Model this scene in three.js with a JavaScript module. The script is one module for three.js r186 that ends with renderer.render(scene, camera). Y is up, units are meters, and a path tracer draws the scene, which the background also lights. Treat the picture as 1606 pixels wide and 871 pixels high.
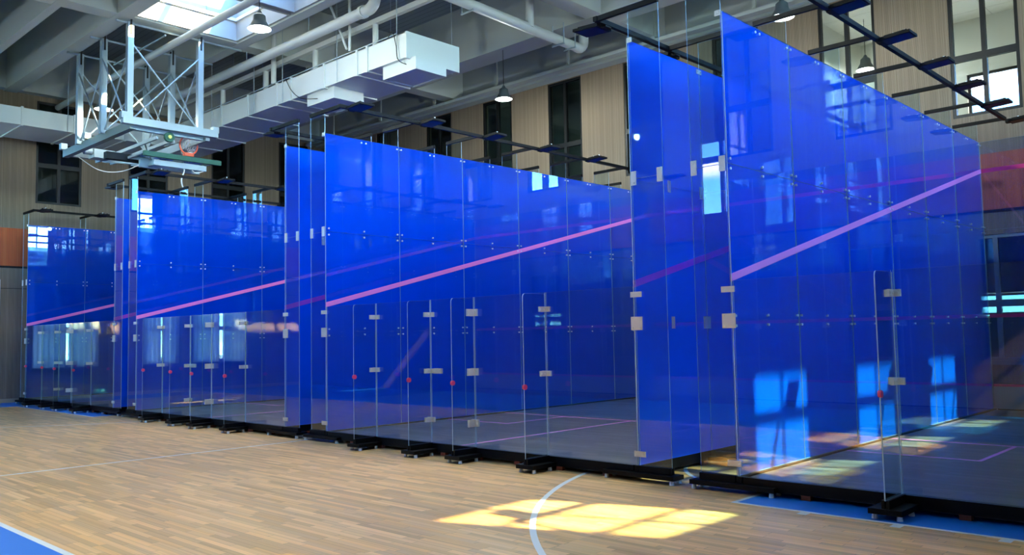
import * as THREE from 'three';
import { mergeGeometries } from 'three/addons/utils/BufferGeometryUtils.js';
import { Sky } from 'three/addons/objects/Sky.js';

// ---------------------------------------------------------------- camera, sky, sun, exposure
const H0 = 0.15;                                  // squash court floor above the gym floor
const scene = new THREE.Scene();
const camera = new THREE.PerspectiveCamera(2 * Math.atan(435.5 / 1338.4) * 180 / Math.PI, 1606 / 871, 0.1, 400);
camera.position.set(4.666, 1.571 + H0, 8.383);
camera.rotation.order = 'YXZ';
camera.rotation.set(0.0683, 0.7602, -0.019);

const renderer = new THREE.WebGLRenderer({ antialias: true });
renderer.toneMapping = THREE.LinearToneMapping;
renderer.toneMappingExposure = 2.15;
renderer.shadowMap.enabled = true;

const sunDir = new THREE.Vector3(1, 0.826, -0.37).normalize();
const sky = new Sky();
sky.scale.setScalar(300);
Object.assign(sky.material.uniforms.turbidity, { value: 4 });
Object.assign(sky.material.uniforms.rayleigh, { value: 0.7 });
Object.assign(sky.material.uniforms.mieCoefficient, { value: 0.004 });
Object.assign(sky.material.uniforms.mieDirectionalG, { value: 0.75 });
sky.material.uniforms.sunPosition.value.copy(sunDir);
sky.name = 'sky';
scene.add(sky);
scene.backgroundIntensity = 1;
scene.environmentIntensity = 5.5;

const sun = new THREE.DirectionalLight(0xffe2a8, 34);
sun.name = 'sun';
sun.target.position.set(-6, 0, -2);
sun.position.copy(sunDir).multiplyScalar(60).add(sun.target.position);
sun.castShadow = true;
sun.shadow.mapSize.set(4096, 4096);
Object.assign(sun.shadow.camera, { left: -30, right: 30, top: 25, bottom: -25, near: 1, far: 140 });
sun.shadow.radius = 1.2;
scene.add(sun, sun.target);

// ---------------------------------------------------------------- helpers
let seed = 7;
const rnd = () => { seed = (seed * 1664525 + 1013904223) >>> 0; return seed / 4294967296; };
const used = {};
function numbered(n) { const k = used[n] = (used[n] ?? -1) + 1; return k ? n + '_' + String(k).padStart(3, '0') : n; }
const V = (x, y, d) => new THREE.Vector3(x, y + H0, -d);       // court coordinates (depth away from the back walls) to the world
function uvMetres(g) {                                          // box-projected uv in metres
  const p = g.attributes.position, n = g.attributes.normal, uv = new Float32Array(p.count * 2);
  for (let i = 0; i < p.count; i++) {
    const ax = Math.abs(n.getX(i)), ay = Math.abs(n.getY(i)), az = Math.abs(n.getZ(i));
    let u, v;
    if (ay >= ax && ay >= az) { u = p.getX(i); v = p.getZ(i); } else if (ax >= az) { u = p.getZ(i); v = p.getY(i); } else { u = p.getX(i); v = p.getY(i); }
    uv[2 * i] = u; uv[2 * i + 1] = v;
  }
  g.setAttribute('uv', new THREE.BufferAttribute(uv, 2));
  return g;
}
function bx(x0, x1, y0, y1, d0, d1) {                           // box between court coordinates
  const g = new THREE.BoxGeometry(Math.abs(x1 - x0), Math.abs(y1 - y0), Math.abs(d1 - d0));
  g.translate((x0 + x1) / 2, (y0 + y1) / 2 + H0, -(d0 + d1) / 2);
  return uvMetres(g);
}
function rod(a, b, r, n = 8) {                                  // a: [x, y, d]
  const A = V(...a), B = V(...b), c = new THREE.LineCurve3(A, B);
  const g = new THREE.CylinderGeometry(r, r, A.distanceTo(B), n);
  g.applyQuaternion(new THREE.Quaternion().setFromUnitVectors(new THREE.Vector3(0, 1, 0), B.clone().sub(A).normalize()));
  g.translate((A.x + B.x) / 2, (A.y + B.y) / 2, (A.z + B.z) / 2);
  return g;
}
function tube(pts, r, seg = 24, n = 8, closed = false) {
  return new THREE.TubeGeometry(new THREE.CatmullRomCurve3(pts.map((p) => V(...p)), closed), seg, r, n, closed);
}
function bar(a, b, w, h) {                                      // a square bar from a to b
  const A = V(...a), B = V(...b), L = A.distanceTo(B), g = new THREE.BoxGeometry(w, h, L);
  const o = new THREE.Object3D(); o.position.copy(A).add(B).multiplyScalar(0.5); o.lookAt(B); o.updateMatrix();
  return g.applyMatrix4(o.matrix);
}
const merge = (l) => mergeGeometries(l.map((g) => { const q = g.index ? g.toNonIndexed() : g; for (const k of Object.keys(q.attributes)) if (!['position', 'normal', 'uv'].includes(k)) q.deleteAttribute(k); return q; }));
const bases = new WeakMap();
function mesh(geo, mat) { const m = new THREE.Mesh(geo, mat); m.castShadow = m.receiveShadow = true; return m; }
function tag(o, label, category, group) { o.userData.label = label; o.userData.category = category; if (group) o.userData.group = group; return o; }
function thing(name, label, category, pos, group) {
  const o = new THREE.Group(); o.name = numbered(name); o.position.copy(V(...pos)); scene.add(o);
  bases.set(o, o.position.clone());
  return tag(o, label, category, group);
}
const partCount = new WeakMap();
function partName(parent, name) { return name; }
function part(parent, name, geo, mat, label) {                  // geometry in world coordinates
  const b = bases.get(parent); geo.translate(-b.x, -b.y, -b.z);
  const m = mesh(geo, mat); m.name = partName(parent, name); parent.add(m); bases.set(m, b);
  if (label) m.userData.label = label;
  return m;
}
function put(parent, name, geo, mat, x, y, d, ry = 0) {         // shared geometry placed in court coordinates
  const b = bases.get(parent), m = mesh(geo, mat); m.name = partName(parent, name);
  m.position.set(x - b.x, y + H0 - b.y, -d - b.z); m.rotation.y = ry; parent.add(m);
  return m;
}
function single(name, geo, mat, label, category, group) {
  const m = mesh(geo, mat); m.name = numbered(name); scene.add(m); return tag(m, label, category, group);
}
function struct(name, geo, mat) { const m = mesh(geo, mat); m.name = numbered(name); m.userData.kind = 'structure'; scene.add(m); bases.set(m, new THREE.Vector3()); return m; }
function structGroup(name) { const g = new THREE.Group(); g.name = numbered(name); g.userData.kind = 'structure'; scene.add(g); bases.set(g, new THREE.Vector3()); return g; }
function shift(root, dx, label, name) {                         // a copy of a thing, moved along the row of courts
  const c = root.clone(); c.name = numbered(name); c.position.x += dx; c.userData = { ...root.userData, label }; scene.add(c); return c;
}

// ---------------------------------------------------------------- materials
function canvasTex(w, h, draw, rx, ry, srgb = true) {
  const c = document.createElement('canvas'); c.width = w; c.height = h; draw(c.getContext('2d'), w, h);
  const t = new THREE.CanvasTexture(c); t.wrapS = t.wrapT = THREE.RepeatWrapping; t.repeat.set(rx, ry);
  if (srgb) t.colorSpace = THREE.SRGBColorSpace;
  t.anisotropy = 8; return t;
}
const woodTex = canvasTex(2048, 2048, (g, w, h) => {            // 5.2 m square of narrow strip parquet
  const rows = 80, rh = h / rows;
  for (let r = 0; r < rows; r++) {
    let x = -rnd() * 300;
    while (x < w) {
      const L = 150 + rnd() * 260, t = rnd(), k = 0.90 + 0.2 * rnd();
      g.fillStyle = `rgb(${(218 + 10 * (t - 0.5)) * k | 0},${(170 + 14 * (t - 0.5)) * k | 0},${(106 + 20 * (t - 0.5)) * k | 0})`;
      g.fillRect(x, r * rh, L, rh);
      for (let q = 0; q < 5; q++) { g.fillStyle = `rgba(${rnd() < 0.5 ? '90,60,35' : '225,195,150'},${0.05 + 0.07 * rnd()})`; g.fillRect(x, r * rh + rnd() * rh, L, 1 + rnd() * 4); }
      g.fillStyle = 'rgba(80,55,35,0.55)'; g.fillRect(x, r * rh, 1.5, rh);
      x += L;
    }
    g.fillStyle = 'rgba(80,55,35,0.35)'; g.fillRect(0, r * rh, w, 1);
  }
}, 1 / 5.2, 1 / 5.2);
const slatColors = (a, b) => canvasTex(1024, 256, (g, w, h) => {   // 1.28 m of grooved wooden slats
  g.fillStyle = a; g.fillRect(0, 0, w, h);
  for (let i = 0; i < 64; i++) {
    const k = rnd();
    g.fillStyle = k < 0.5 ? `rgba(60,40,20,${0.10 * rnd()})` : `rgba(255,235,205,${0.10 * rnd()})`; g.fillRect(i * 16, 0, 16, h);
    for (let q = 0; q < 3; q++) { g.fillStyle = `rgba(70,45,25,${0.09 * rnd()})`; g.fillRect(i * 16 + rnd() * 14, 0, 1 + rnd() * 2, h); }
    g.fillStyle = b; g.fillRect(i * 16 + 12, 0, 4, h);
  }
}, 1 / 1.28, 1 / 3);
const slatBump = canvasTex(1024, 4, (g, w, h) => { g.fillStyle = '#fff'; g.fillRect(0, 0, w, h); g.fillStyle = '#000'; for (let i = 0; i < 64; i++) g.fillRect(i * 16 + 12, 0, 4, h); }, 1 / 1.28, 1, false);
const deckTex = canvasTex(512, 512, (g, w, h) => {              // ribbed steel deck, 2.4 m
  g.fillStyle = '#8f9891'; g.fillRect(0, 0, w, h);
  for (let i = 0; i < 12; i++) { g.fillStyle = 'rgba(60,70,70,0.35)'; g.fillRect(0, i * 42.67, w, 5); }
}, 1 / 2.4, 1 / 2.4);
const darkBoardTex = canvasTex(1024, 1024, (g, w, h) => {       // slate-grey court boards, 3.2 m
  const rows = 32, rh = h / rows;
  for (let r = 0; r < rows; r++) {
    let x = -rnd() * 300;
    while (x < w) { const L = 200 + rnd() * 300, k = 0.85 + 0.3 * rnd(); g.fillStyle = `rgb(${92 * k | 0},${92 * k | 0},${96 * k | 0})`; g.fillRect(x, r * rh, L, rh);
      for (let q = 0; q < 4; q++) { g.fillStyle = `rgba(${rnd() < 0.5 ? '30,30,34' : '150,150,155'},${0.12 * rnd()})`; g.fillRect(x, r * rh + rnd() * rh, L, 1 + rnd() * 3); } x += L; }
  }
}, 1 / 3.2, 1 / 3.2);
const tileTex = canvasTex(512, 512, (g, w, h) => { g.fillStyle = '#d8d8d2'; g.fillRect(0, 0, w, h); g.fillStyle = '#8d8d88'; g.fillRect(0, 0, w, 5); g.fillRect(0, 0, 5, h); }, 1 / 0.9, 1 / 0.9);

const std = (c, r = 0.7, m = 0, extra = {}) => new THREE.MeshStandardMaterial({ color: c, roughness: r, metalness: m, ...extra });
const lin = (r, g, b) => new THREE.Color().setRGB(r, g, b);
const M = {
  wood: std(0xffffff, 0.42, 0, { map: woodTex }),
  slat: std(0xffffff, 0.7, 0, { map: slatColors('#907d66', '#544636'), bumpMap: slatBump, bumpScale: 0.004 }),
  orange: std(0xffffff, 0.6, 0, { map: slatColors('#c9571c', '#8f3a10'), bumpMap: slatBump, bumpScale: 0.004 }),
  darkWall: std(0x4a4038, 0.8),
  plainWood: std(0xb5a184, 0.6),
  deck: std(0xffffff, 0.8, 0, { map: deckTex }),
  paint: std(0xaeb7b0, 0.75),
  shaft: std(0xa2a6a2, 0.7),
  white: std(0xe4e8e6, 0.6),
  duct: std(0xc4cecd, 0.5, 0.1),
  pipe: std(0xb9c0bd, 0.45),
  black: new THREE.MeshPhysicalMaterial({ color: 0x050506, roughness: 0.55, specularIntensity: 0.4 }),
  blackMatte: std(0x070708, 0.8),
  frame: std(0x0a0d0f, 0.5, 0.2),
  greyFrame: std(0x8a8f92, 0.45, 0.5),
  blueFloor: std(0x0c72cc, 0.45),
  lineWhite: std(0xd9dbd6, 0.5),
  courtFloor: std(0xffffff, 0.38, 0, { map: darkBoardTex }),
  outerLine: std(0xd857d8, 0.6),
  pinkLine: std(0xff8cda, 0.6),
  redLine: std(0xe8307a, 0.6),
  steel: std(0xdedbcf, 0.4, 0.15),
  bolt: std(0xe6ecee, 0.3, 0.15),
  galv: std(0x97a8b0, 0.42, 0.3),
  tin: std(0x9aa0a0, 0.5),
  sticker: std(0xe2406a, 0.5),
  packer: std(0x7c3a24, 0.8),
  leveller: std(0xe9e9e6, 0.5),
  green: std(0x0f5a48, 0.5),
  rim: std(0xe8603f, 0.5),
  net: std(0xf0ece6, 0.8),
  rubber: std(0x17191b, 0.8),
  tile: std(0xffffff, 0.8, 0, { map: tileTex }),
  roomWall: std(0xcfd0c8, 0.8),
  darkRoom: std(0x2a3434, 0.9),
  lampShell: std(0x5d676b, 0.45, 0.5),
  lampLens: new THREE.MeshStandardMaterial({ color: 0xf2f4f2, roughness: 0.5, emissive: 0xf2fffb, emissiveIntensity: 1.6 }),
  floodLens: new THREE.MeshPhysicalMaterial({ color: 0x080c26, roughness: 0.4, specularIntensity: 0.4 }),
  ground: std(0x8f9088, 0.9),
  curtain: new THREE.MeshPhysicalMaterial({ color: 0xdfe2e4, roughness: 1, transmission: 0.5, thickness: 0, side: THREE.DoubleSide }),
  exitGreen: new THREE.MeshStandardMaterial({ color: 0x0a6a4a, emissive: 0x0c9a6a, emissiveIntensity: 0.35, roughness: 0.5 }),
  exitMark: new THREE.MeshStandardMaterial({ color: 0xeafff6, emissive: 0xd8fff0, emissiveIntensity: 0.5, roughness: 0.5 }),
};
M.clear = new THREE.MeshPhysicalMaterial({ color: lin(0.87, 0.95, 0.955), roughness: 0, metalness: 0, transmission: 1, thickness: 0, ior: 1.5 });
M.window = new THREE.MeshPhysicalMaterial({ color: lin(0.62, 0.72, 0.70), roughness: 0, transmission: 1, thickness: 0, ior: 1.5 });
M.dimGlass = new THREE.MeshPhysicalMaterial({ color: lin(0.3, 0.32, 0.32), roughness: 0, transmission: 1, thickness: 0, ior: 1.5 });
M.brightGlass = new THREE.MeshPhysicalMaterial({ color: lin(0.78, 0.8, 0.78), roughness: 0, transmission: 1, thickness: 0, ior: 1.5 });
M.skyGlass = new THREE.MeshPhysicalMaterial({ color: lin(0.92, 0.95, 0.95), roughness: 0, transmission: 1, thickness: 0, ior: 1.5 });
M.edge = std(lin(0.42, 0.60, 0.66), 0.25, 0);
M.film = new THREE.MeshPhysicalMaterial({ color: lin(0.0, 0.13, 0.96), roughness: 0.9, specularIntensity: 0, transmission: 0.35, thickness: 0, transparent: true, opacity: 0.77, side: THREE.DoubleSide });
M.faintFilm = new THREE.MeshPhysicalMaterial({ color: lin(0.05, 0.05, 0.5), roughness: 0.9, specularIntensity: 0.15, transmission: 0.3, thickness: 0, transparent: true, opacity: 0.22, side: THREE.DoubleSide });
M.sideGlass = new THREE.MeshPhysicalMaterial({ color: lin(0.72, 0.93, 0.97), roughness: 0, metalness: 0, transmission: 1, thickness: 0, ior: 1.5 });
const paneX = [M.sideGlass, M.sideGlass, M.edge, M.edge, M.edge, M.edge];   // sheet facing +-x
const paneZ = [M.edge, M.edge, M.edge, M.edge, M.clear, M.clear];   // sheet facing +-z
const paneY = [M.edge, M.edge, M.clear, M.clear, M.edge, M.edge];

// ---------------------------------------------------------------- gym shell
const XL = -24.2, XR = 8.0, DF = 11.05, DN = -10, YT = 10.9, YG = -H0;
const floor = struct('floor', bx(XL - 0.4, XR + 0.4, YG - 0.25, YG, DN - 0.4, DF + 0.4), M.wood);
const fl = (name, geo, mat) => part(floor, name, geo, mat);
const LY = YG + 0.0015;
function ringGeo(cx, cd, r0, r1, a0, a1, y = LY) { const g = new THREE.RingGeometry(r0, r1, 96, 1, a0, a1 - a0); g.rotateX(-Math.PI / 2); g.translate(cx, y + H0, -cd); return g; }
fl('painted_key', bx(0.25, 5.85, YG - 0.01, LY - 0.0007, -0.5, 4.4), M.blueFloor);
fl('painted_key', bx(-22.15, -16.55, YG - 0.01, LY - 0.0007, -0.5, 4.4), M.blueFloor);
for (const [a, b] of [[0.2, 5.85], [-22.15, -16.5]]) {
  fl('court_line', bx(a, b, YG - 0.01, LY, -0.55, -0.5), M.lineWhite);
  fl('court_line', bx(a, b, YG - 0.01, LY, 4.4, 4.45), M.lineWhite);
}
fl('court_line', bx(0.2, 0.25, YG - 0.01, LY, -0.5, 4.4), M.lineWhite);
fl('court_line', bx(-16.55, -16.5, YG - 0.01, LY, -0.5, 4.4), M.lineWhite);
for (const x of [0.95, 1.8, 2.65]) fl('court_line', bx(x, x + 0.09, YG - 0.01, LY, -0.66, -0.55), M.lineWhite);
fl('court_line', ringGeo(4.35, 1.95, 6.72, 6.78, Math.PI / 2, Math.PI * 3 / 2), M.lineWhite);
fl('court_line', ringGeo(-20.6, 1.95, 6.72, 6.78, -Math.PI / 2, Math.PI / 2), M.lineWhite);
fl('court_line', ringGeo(0.2, 1.95, 1.75, 1.8, Math.PI / 2, Math.PI * 3 / 2), M.lineWhite);
fl('court_line', ringGeo(-16.5, 1.95, 1.75, 1.8, -Math.PI / 2, Math.PI / 2), M.lineWhite);
fl('court_line', ringGeo(-8.15, 1.95, 1.75, 1.8, 0, Math.PI * 2), M.lineWhite);
fl('court_line', bx(-8.18, -8.13, YG - 0.01, LY, -5.72, 9.45), M.lineWhite);
fl('court_line', bx(-22.15, 5.85, YG - 0.01, LY, -5.78, -5.72), M.lineWhite);
fl('court_line', bx(-22.15, 5.85, YG - 0.01, LY, 9.45, 9.5), M.lineWhite);
fl('court_line', bx(-22.2, -22.15, YG - 0.01, LY, -5.78, 9.5), M.lineWhite);
fl('court_line', bx(5.85, 5.9, YG - 0.01, LY, -5.78, 9.5), M.lineWhite);
fl('painted_border', bx(XL, XR, YG - 0.01, LY - 0.0007, DN, -5.78), M.blueFloor);
fl('painted_border', bx(XL, XR, YG - 0.01, LY - 0.0007, 9.5, DF), M.blueFloor);
fl('painted_border', bx(XL, -22.2, YG - 0.01, LY - 0.0007, -5.78, 9.5), M.blueFloor);
fl('painted_border', bx(5.9, XR, YG - 0.01, LY - 0.0007, -5.78, 9.5), M.blueFloor);

// walls: a wall in the plane d = const (along x) or x = const (along d) with rectangular openings
function wallPieces(u0, u1, y0, y1, rows, columns, box) {       // rows: [[ya, yb], ...], columns: [[ua, ub], ...] sorted
  const out = [];
  let y = y0;
  for (const [ya, yb] of rows) {
    out.push(box(u0, u1, y, ya));
    let u = u0;
    for (const [a, b] of columns) { out.push(box(u, a, ya, yb)); u = b; }
    out.push(box(u, u1, ya, yb)); y = yb;
  }
  out.push(box(u0, u1, y, y1));
  return merge(out);
}
let nWin = 0, winName = () => 'window_' + (++nWin);
function windowUnit(along, u0, u1, y0, y1, w0, w1, trans, mat = M.frame, glass = M.window, hw = 0.045, hh = 0.07) {   // frame, mullion, transom and panes in an opening
  const g = new THREE.Group(); g.name = winName(); g.userData.kind = 'structure'; scene.add(g); bases.set(g, new THREE.Vector3());
  const B = (a, b, c, d, e, f) => along === 'x' ? bx(a, b, c, d, e, f) : bx(e, f, c, d, a, b);
  const t = 0.07, wm = (w0 + w1) / 2, um = (u0 + u1) / 2, e = 0.005;
  part(g, 'window_frame', merge([B(u0 + e, u0 + t, y0 + e, y1 - e, w0, w1), B(u1 - t, u1 - e, y0 + e, y1 - e, w0, w1), B(u0 + t, u1 - t, y0 + e, y0 + t, w0, w1), B(u0 + t, u1 - t, y1 - t, y1 - e, w0, w1)]), mat);
  part(g, 'mullion', B(um - hw, um + hw, y0 + t, y1 - t, w0, w1), mat);
  const ys = [y0 + t, ...trans, y1 - t];
  for (const y of trans) for (const [a, b] of [[u0 + t, um - hw], [um + hw, u1 - t]]) part(g, 'transom', B(a, b, y - hh, y + hh, w0, w1), mat);
  for (let i = 0; i + 1 < ys.length; i++) for (const [a, b] of [[u0 + t, um - hw], [um + hw, u1 - t]])
    part(g, 'pane', B(a, b, ys[i] + (i ? hh : 0), ys[i + 1] - (i + 2 < ys.length ? hh : 0), wm - 0.004, wm + 0.004), glass);
  return g;
}
const UP = [5.98, 9.22], LOW = [0.88, 3.46];
const farCols = []; for (let k = 8; k >= -2; k--) farCols.push([-0.15 - 2.84 * k - 0.655, -0.15 - 2.84 * k + 0.655]);
const wallFar = struct('wall_far', wallPieces(XL - 0.3, XR + 0.3, YG, YT, [LOW, UP], farCols, (a, b, c, d) => bx(a, b, c, d, DF, DF + 0.25)), M.slat);
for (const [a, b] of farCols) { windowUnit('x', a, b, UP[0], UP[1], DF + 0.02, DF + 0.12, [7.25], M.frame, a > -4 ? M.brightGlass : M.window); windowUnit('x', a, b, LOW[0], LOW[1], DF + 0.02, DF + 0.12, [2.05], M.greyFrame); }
const leftCols = [[-7.6, -6.3], [-4.7, -3.4], [-1.7 - 0.68, -1.7 + 0.68], [0.5, 1.86], [3.35, 4.7], [6.3, 7.62], [9.05, 10.35]];
const lowLeft = [[-7.6, -5.6], [-5.0, -3.9], [-2.35, -0.5], ...leftCols.slice(3)];
const leftBox = (a, b, c, d) => bx(XL - 0.25, XL, c, d, a, b);
const leftPieces = merge([wallPieces(DN - 0.3, DF + 0.25, YG, 4.5, [LOW], lowLeft, leftBox), wallPieces(DN - 0.3, DF + 0.25, 4.5, YT, [UP], leftCols, leftBox)]);
const wallLeft = struct('wall_left', leftPieces, M.slat);
for (const [a, b] of leftCols) windowUnit('d', a, b, UP[0], UP[1], XL - 0.12, XL - 0.02, [7.2]);
for (const [a, b] of lowLeft) windowUnit('d', a, b, LOW[0], LOW[1], XL - 0.12, XL - 0.02, [2.05], M.greyFrame);
const rightCols = []; for (let k = -3; k <= 3; k++) rightCols.push([1.19 + 2.9 * k - 0.73, 1.19 + 2.9 * k + 0.73]);
struct('wall_right', wallPieces(DN - 0.3, DF + 0.25, YG, YT, [UP], rightCols, (a, b, c, d) => bx(XR, XR + 0.25, c, d, a, b)), M.darkWall);
for (const [a, b] of rightCols) windowUnit('d', a, b, UP[0], UP[1], XR + 0.02, XR + 0.08, [6.5, 7.2], M.frame, M.brightGlass, 0.028, 0.03);
const nearCols = []; for (let k = 0; k < 6; k++) nearCols.push([-22.0 + 3.9 * k, -22.0 + 3.9 * k + (k < 3 ? 3.1 : 1.3)]);
struct('wall_near', wallPieces(XL - 0.3, XR + 0.3, YG, YT, [[4.4, 6.3]], nearCols, (a, b, c, d) => bx(a, b, c, d, DN - 0.25, DN)), M.darkWall);
for (const [a, b] of nearCols) windowUnit('x', a, b, 4.4, 6.3, DN - 0.12, DN - 0.02, [5.8], M.frame, M.skyGlass);
// curtains half drawn across the lower left windows
let nTrim = 0;
for (const [a, b] of lowLeft.slice(0, 3)) for (const [p, q] of [[a - 0.05, a + (b - a) * 0.47], [a + (b - a) * 0.52, b + 0.05]]) {
  const w = q - p, sh = new THREE.PlaneGeometry(w, 2.7, 50, 1), v = sh.attributes.position;
  for (let k = 0; k < v.count; k++) v.setZ(k, 0.035 * Math.sin(v.getX(k) * 40));
  sh.computeVertexNormals(); sh.rotateY(Math.PI / 2); sh.translate(XL + 0.14, 2.2 + H0, -(p + q) / 2);
  struct('trim_' + (++nTrim), sh, M.curtain);
}
// eave above the right hand windows
struct('roof_canopy', bx(XR + 0.25, XR + 1.96, 9.28, 9.45, DN, DF + 0.2), M.paint);
// orange band, joint lines, skirting
part(wallFar, 'orange_band', bx(XL, XR, 3.97, 5.14, DF - 0.03, DF + 0.01), M.orange, 'orange slatted band');
part(wallLeft, 'orange_band', bx(XL - 0.01, XL + 0.03, 3.98, 5.14, DN, DF), M.orange, 'orange slatted band');
part(wallFar, 'shadow_joint', bx(XL, XR, 3.92, 3.97, DF - 0.02, DF + 0.01), M.blackMatte);
part(wallLeft, 'shadow_joint', bx(XL - 0.01, XL + 0.02, 3.92, 3.98, DN, DF), M.blackMatte);
for (const [a, b] of [[DN, -2.4], [-1.0, 0.48], [1.88, 3.33], [4.72, 6.28], [7.64, 9.03]]) part(wallLeft, 'panel_joint', bx(XL - 0.01, XL + 0.006, 3.29, 3.305, a, b), M.blackMatte);
struct('baseboard_left', bx(XL, XL + 0.02, YG, YG + 0.12, DN, DF), M.plainWood);
struct('baseboard_far', bx(XL, XR, YG, YG + 0.12, DF - 0.02, DF), M.plainWood);
for (const [i, [a, b]] of farCols.entries()) struct('trim_' + (20 + i), bx(a - 0.06, b + 0.06, 0.80, 0.88, DF - 0.08, DF + 0.1), M.greyFrame);
for (const [i, [a, b]] of lowLeft.entries()) struct('trim_' + (40 + i), bx(XL - 0.1, XL + 0.08, 0.80, 0.88, a - 0.06, b + 0.06), M.greyFrame);

// rooms behind the far and the left wall
const DB = 15;
struct('corridor_wall', merge([
  bx(XL - 4, XR + 0.3, YG, 0.9, DB, DB + 0.2), bx(XL - 4, XR + 0.3, 4.4, 6.8, DB, DB + 0.2), bx(XL - 4, XR + 0.3, 7.95, YT, DB, DB + 0.2),
  bx(XL - 4, XR + 0.3, 0.9, 1.85, DB, DB + 0.2), bx(XL - 4, XR + 0.3, 2.4, 4.4, DB, DB + 0.2), bx(XL - 4, -1.6, 1.85, 2.4, DB, DB + 0.2), bx(XL - 4, -1.55, 6.8, 7.95, DB, DB + 0.2), bx(2.2, XR + 0.3, 6.8, 7.95, DB, DB + 0.2), bx(3.2, XR + 0.3, 1.85, 2.4, DB, DB + 0.2),
  bx(-4.3, -4.15, YG, YT, DF + 0.25, DB), bx(XR + 0.1, XR + 0.3, YG, YT, DF + 0.25, DB)]), M.roomWall);
struct('corridor_ceiling', bx(-4.15, XR + 0.1, 9.35, 9.45, DF + 0.25, DB), M.tile);
struct('corridor_floor', merge([bx(-4.15, XR + 0.1, 4.5, 4.7, DF + 0.25, DB), bx(-4.15, XR + 0.1, YG - 0.2, YG, DF + 0.4, DB)]), M.roomWall);
windowUnit('x', -1.55, 2.2, 6.8, 7.95, DB + 0.05, DB + 0.12, [], M.frame, M.skyGlass);
windowUnit('x', -1.6, 3.2, 1.85, 2.4, DB + 0.05, DB + 0.12, [], M.greyFrame, M.dimGlass);
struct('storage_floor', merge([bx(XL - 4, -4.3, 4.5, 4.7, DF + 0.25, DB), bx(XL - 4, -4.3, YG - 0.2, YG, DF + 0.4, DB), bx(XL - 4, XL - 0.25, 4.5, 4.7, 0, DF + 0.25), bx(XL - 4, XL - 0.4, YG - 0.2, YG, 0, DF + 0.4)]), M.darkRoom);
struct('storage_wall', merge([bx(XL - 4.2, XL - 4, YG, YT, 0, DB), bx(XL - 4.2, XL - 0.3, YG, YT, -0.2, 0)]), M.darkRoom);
struct('ground', bx(-120, 120, YG - 0.6, YG - 0.4, -120, 120), M.ground);

// roof deck with skylights, beams
const bays = [[-15.5, -10.8], [-7.6, -2.9]], skyRows = [[-0.02, 2.55], [-6.6, -3.2]];
{
  const s = new THREE.Shape([[XL - 4.2, DN - 0.5], [XR + 2.3, DN - 0.5], [XR + 2.3, DB + 0.3], [XL - 4.2, DB + 0.3]].map((p) => new THREE.Vector2(...p)));
  for (const [d0, d1] of skyRows) for (const [a, b] of bays) for (const [p, q] of [[a, a + 2.45], [a + 2.75, b]])
    s.holes.push(new THREE.Path([[p, d0], [p, d1], [q, d1], [q, d0]].map((v) => new THREE.Vector2(...v))));
  const g = new THREE.ExtrudeGeometry(s, { depth: 0.25, bevelEnabled: false }); g.rotateX(-Math.PI / 2); g.translate(0, YT + H0, 0);
  struct('ceiling', uvMetres(g), M.deck);
}
for (const [d0, d1] of skyRows) for (const [a, b] of bays) {
  for (const [p, q] of [[a, a + 2.45], [a + 2.75, b]]) {
    const g = structGroup('skylight');
    const t = 0.06;
    part(g, 'shaft', merge([bx(p - t, p, 9.4, YT + 0.2, d0 - t, d1 + t), bx(q, q + t, 9.4, YT + 0.2, d0 - t, d1 + t), bx(p, q, 9.4, YT + 0.2, d0 - t, d0), bx(p, q, 9.4, YT + 0.2, d1, d1 + t)]), M.shaft);
    part(g, 'shaft_flange', merge([bx(p, p + 0.05, 9.9, 9.98, d0, d1), bx(q - 0.05, q, 9.9, 9.98, d0, d1), bx(p + 0.05, q - 0.05, 9.9, 9.98, d0, d0 + 0.05), bx(p + 0.05, q - 0.05, 9.9, 9.98, d1 - 0.05, d1)]), M.white);
    const xm = (p + q) / 2, dm = (d0 + d1) / 2;
    part(g, 'glazing_bar', bx(p, q, YT + 0.08, YT + 0.2, dm - 0.05, dm + 0.05), M.greyFrame);
    for (const [e, f] of [[d0, dm - 0.04], [dm + 0.04, d1]]) part(g, 'glazing_bar', bx(xm - 0.04, xm + 0.04, YT + 0.08, YT + 0.2, e, f), M.greyFrame);
    for (const [e, f] of [[p, xm - 0.04], [xm + 0.04, q]]) for (const [h, i] of [[d0, dm - 0.04], [dm + 0.04, d1]]) part(g, 'glass_pane', bx(e, f, YT + 0.14, YT + 0.15, h, i), M.skyGlass);
  }
}
const beam = (x0, x1, d0, d1, y0 = 9.35) => struct('ceiling_beam', bx(x0, x1, y0, YT, d0, d1), M.paint);
beam(XL, XR, -0.46, -0.08); beam(XL, XR, -1.75, -1.55); beam(XL, XR, 2.61, 2.9); beam(XL, XR, 7.9, 8.65); beam(XL, XR, -7.1, -6.7); beam(XL, XR, -3.14, -2.8);
beam(XL, XR, 10.7, DF, 9.24); beam(XL, XR, DN, DN + 0.35, 9.24); 
for (const x of [-15.81, -7.9, 0.0]) for (const [a, b] of [[DN + 0.35, -7.1], [-6.7, -3.14], [-2.8, -1.75], [-1.55, -0.46], [-0.08, 2.61], [2.9, 7.9], [8.65, 10.7]]) {
  beam(x - 0.245, x + 0.245, a, b, 9.36);
}
for (const [a, b] of [[DN + 0.35, -7.1], [-6.7, -3.14], [-2.8, -1.75], [-1.55, -0.46], [-0.08, 2.61], [2.9, 7.9], [8.65, 10.7]]) beam(XL, XL + 0.3, a, b, 9.38);

// ---------------------------------------------------------------- squash courts
const S = 7.708, W = 6.4, L = 9.75, HW = 5.146, N = 6, PW = L / N;
const tiers = [[0.02, 1.6995], [1.7005, 3.4295], [3.4305, HW]];
const COURT = ['nearest', 'second', 'third', 'farthest'];
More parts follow.
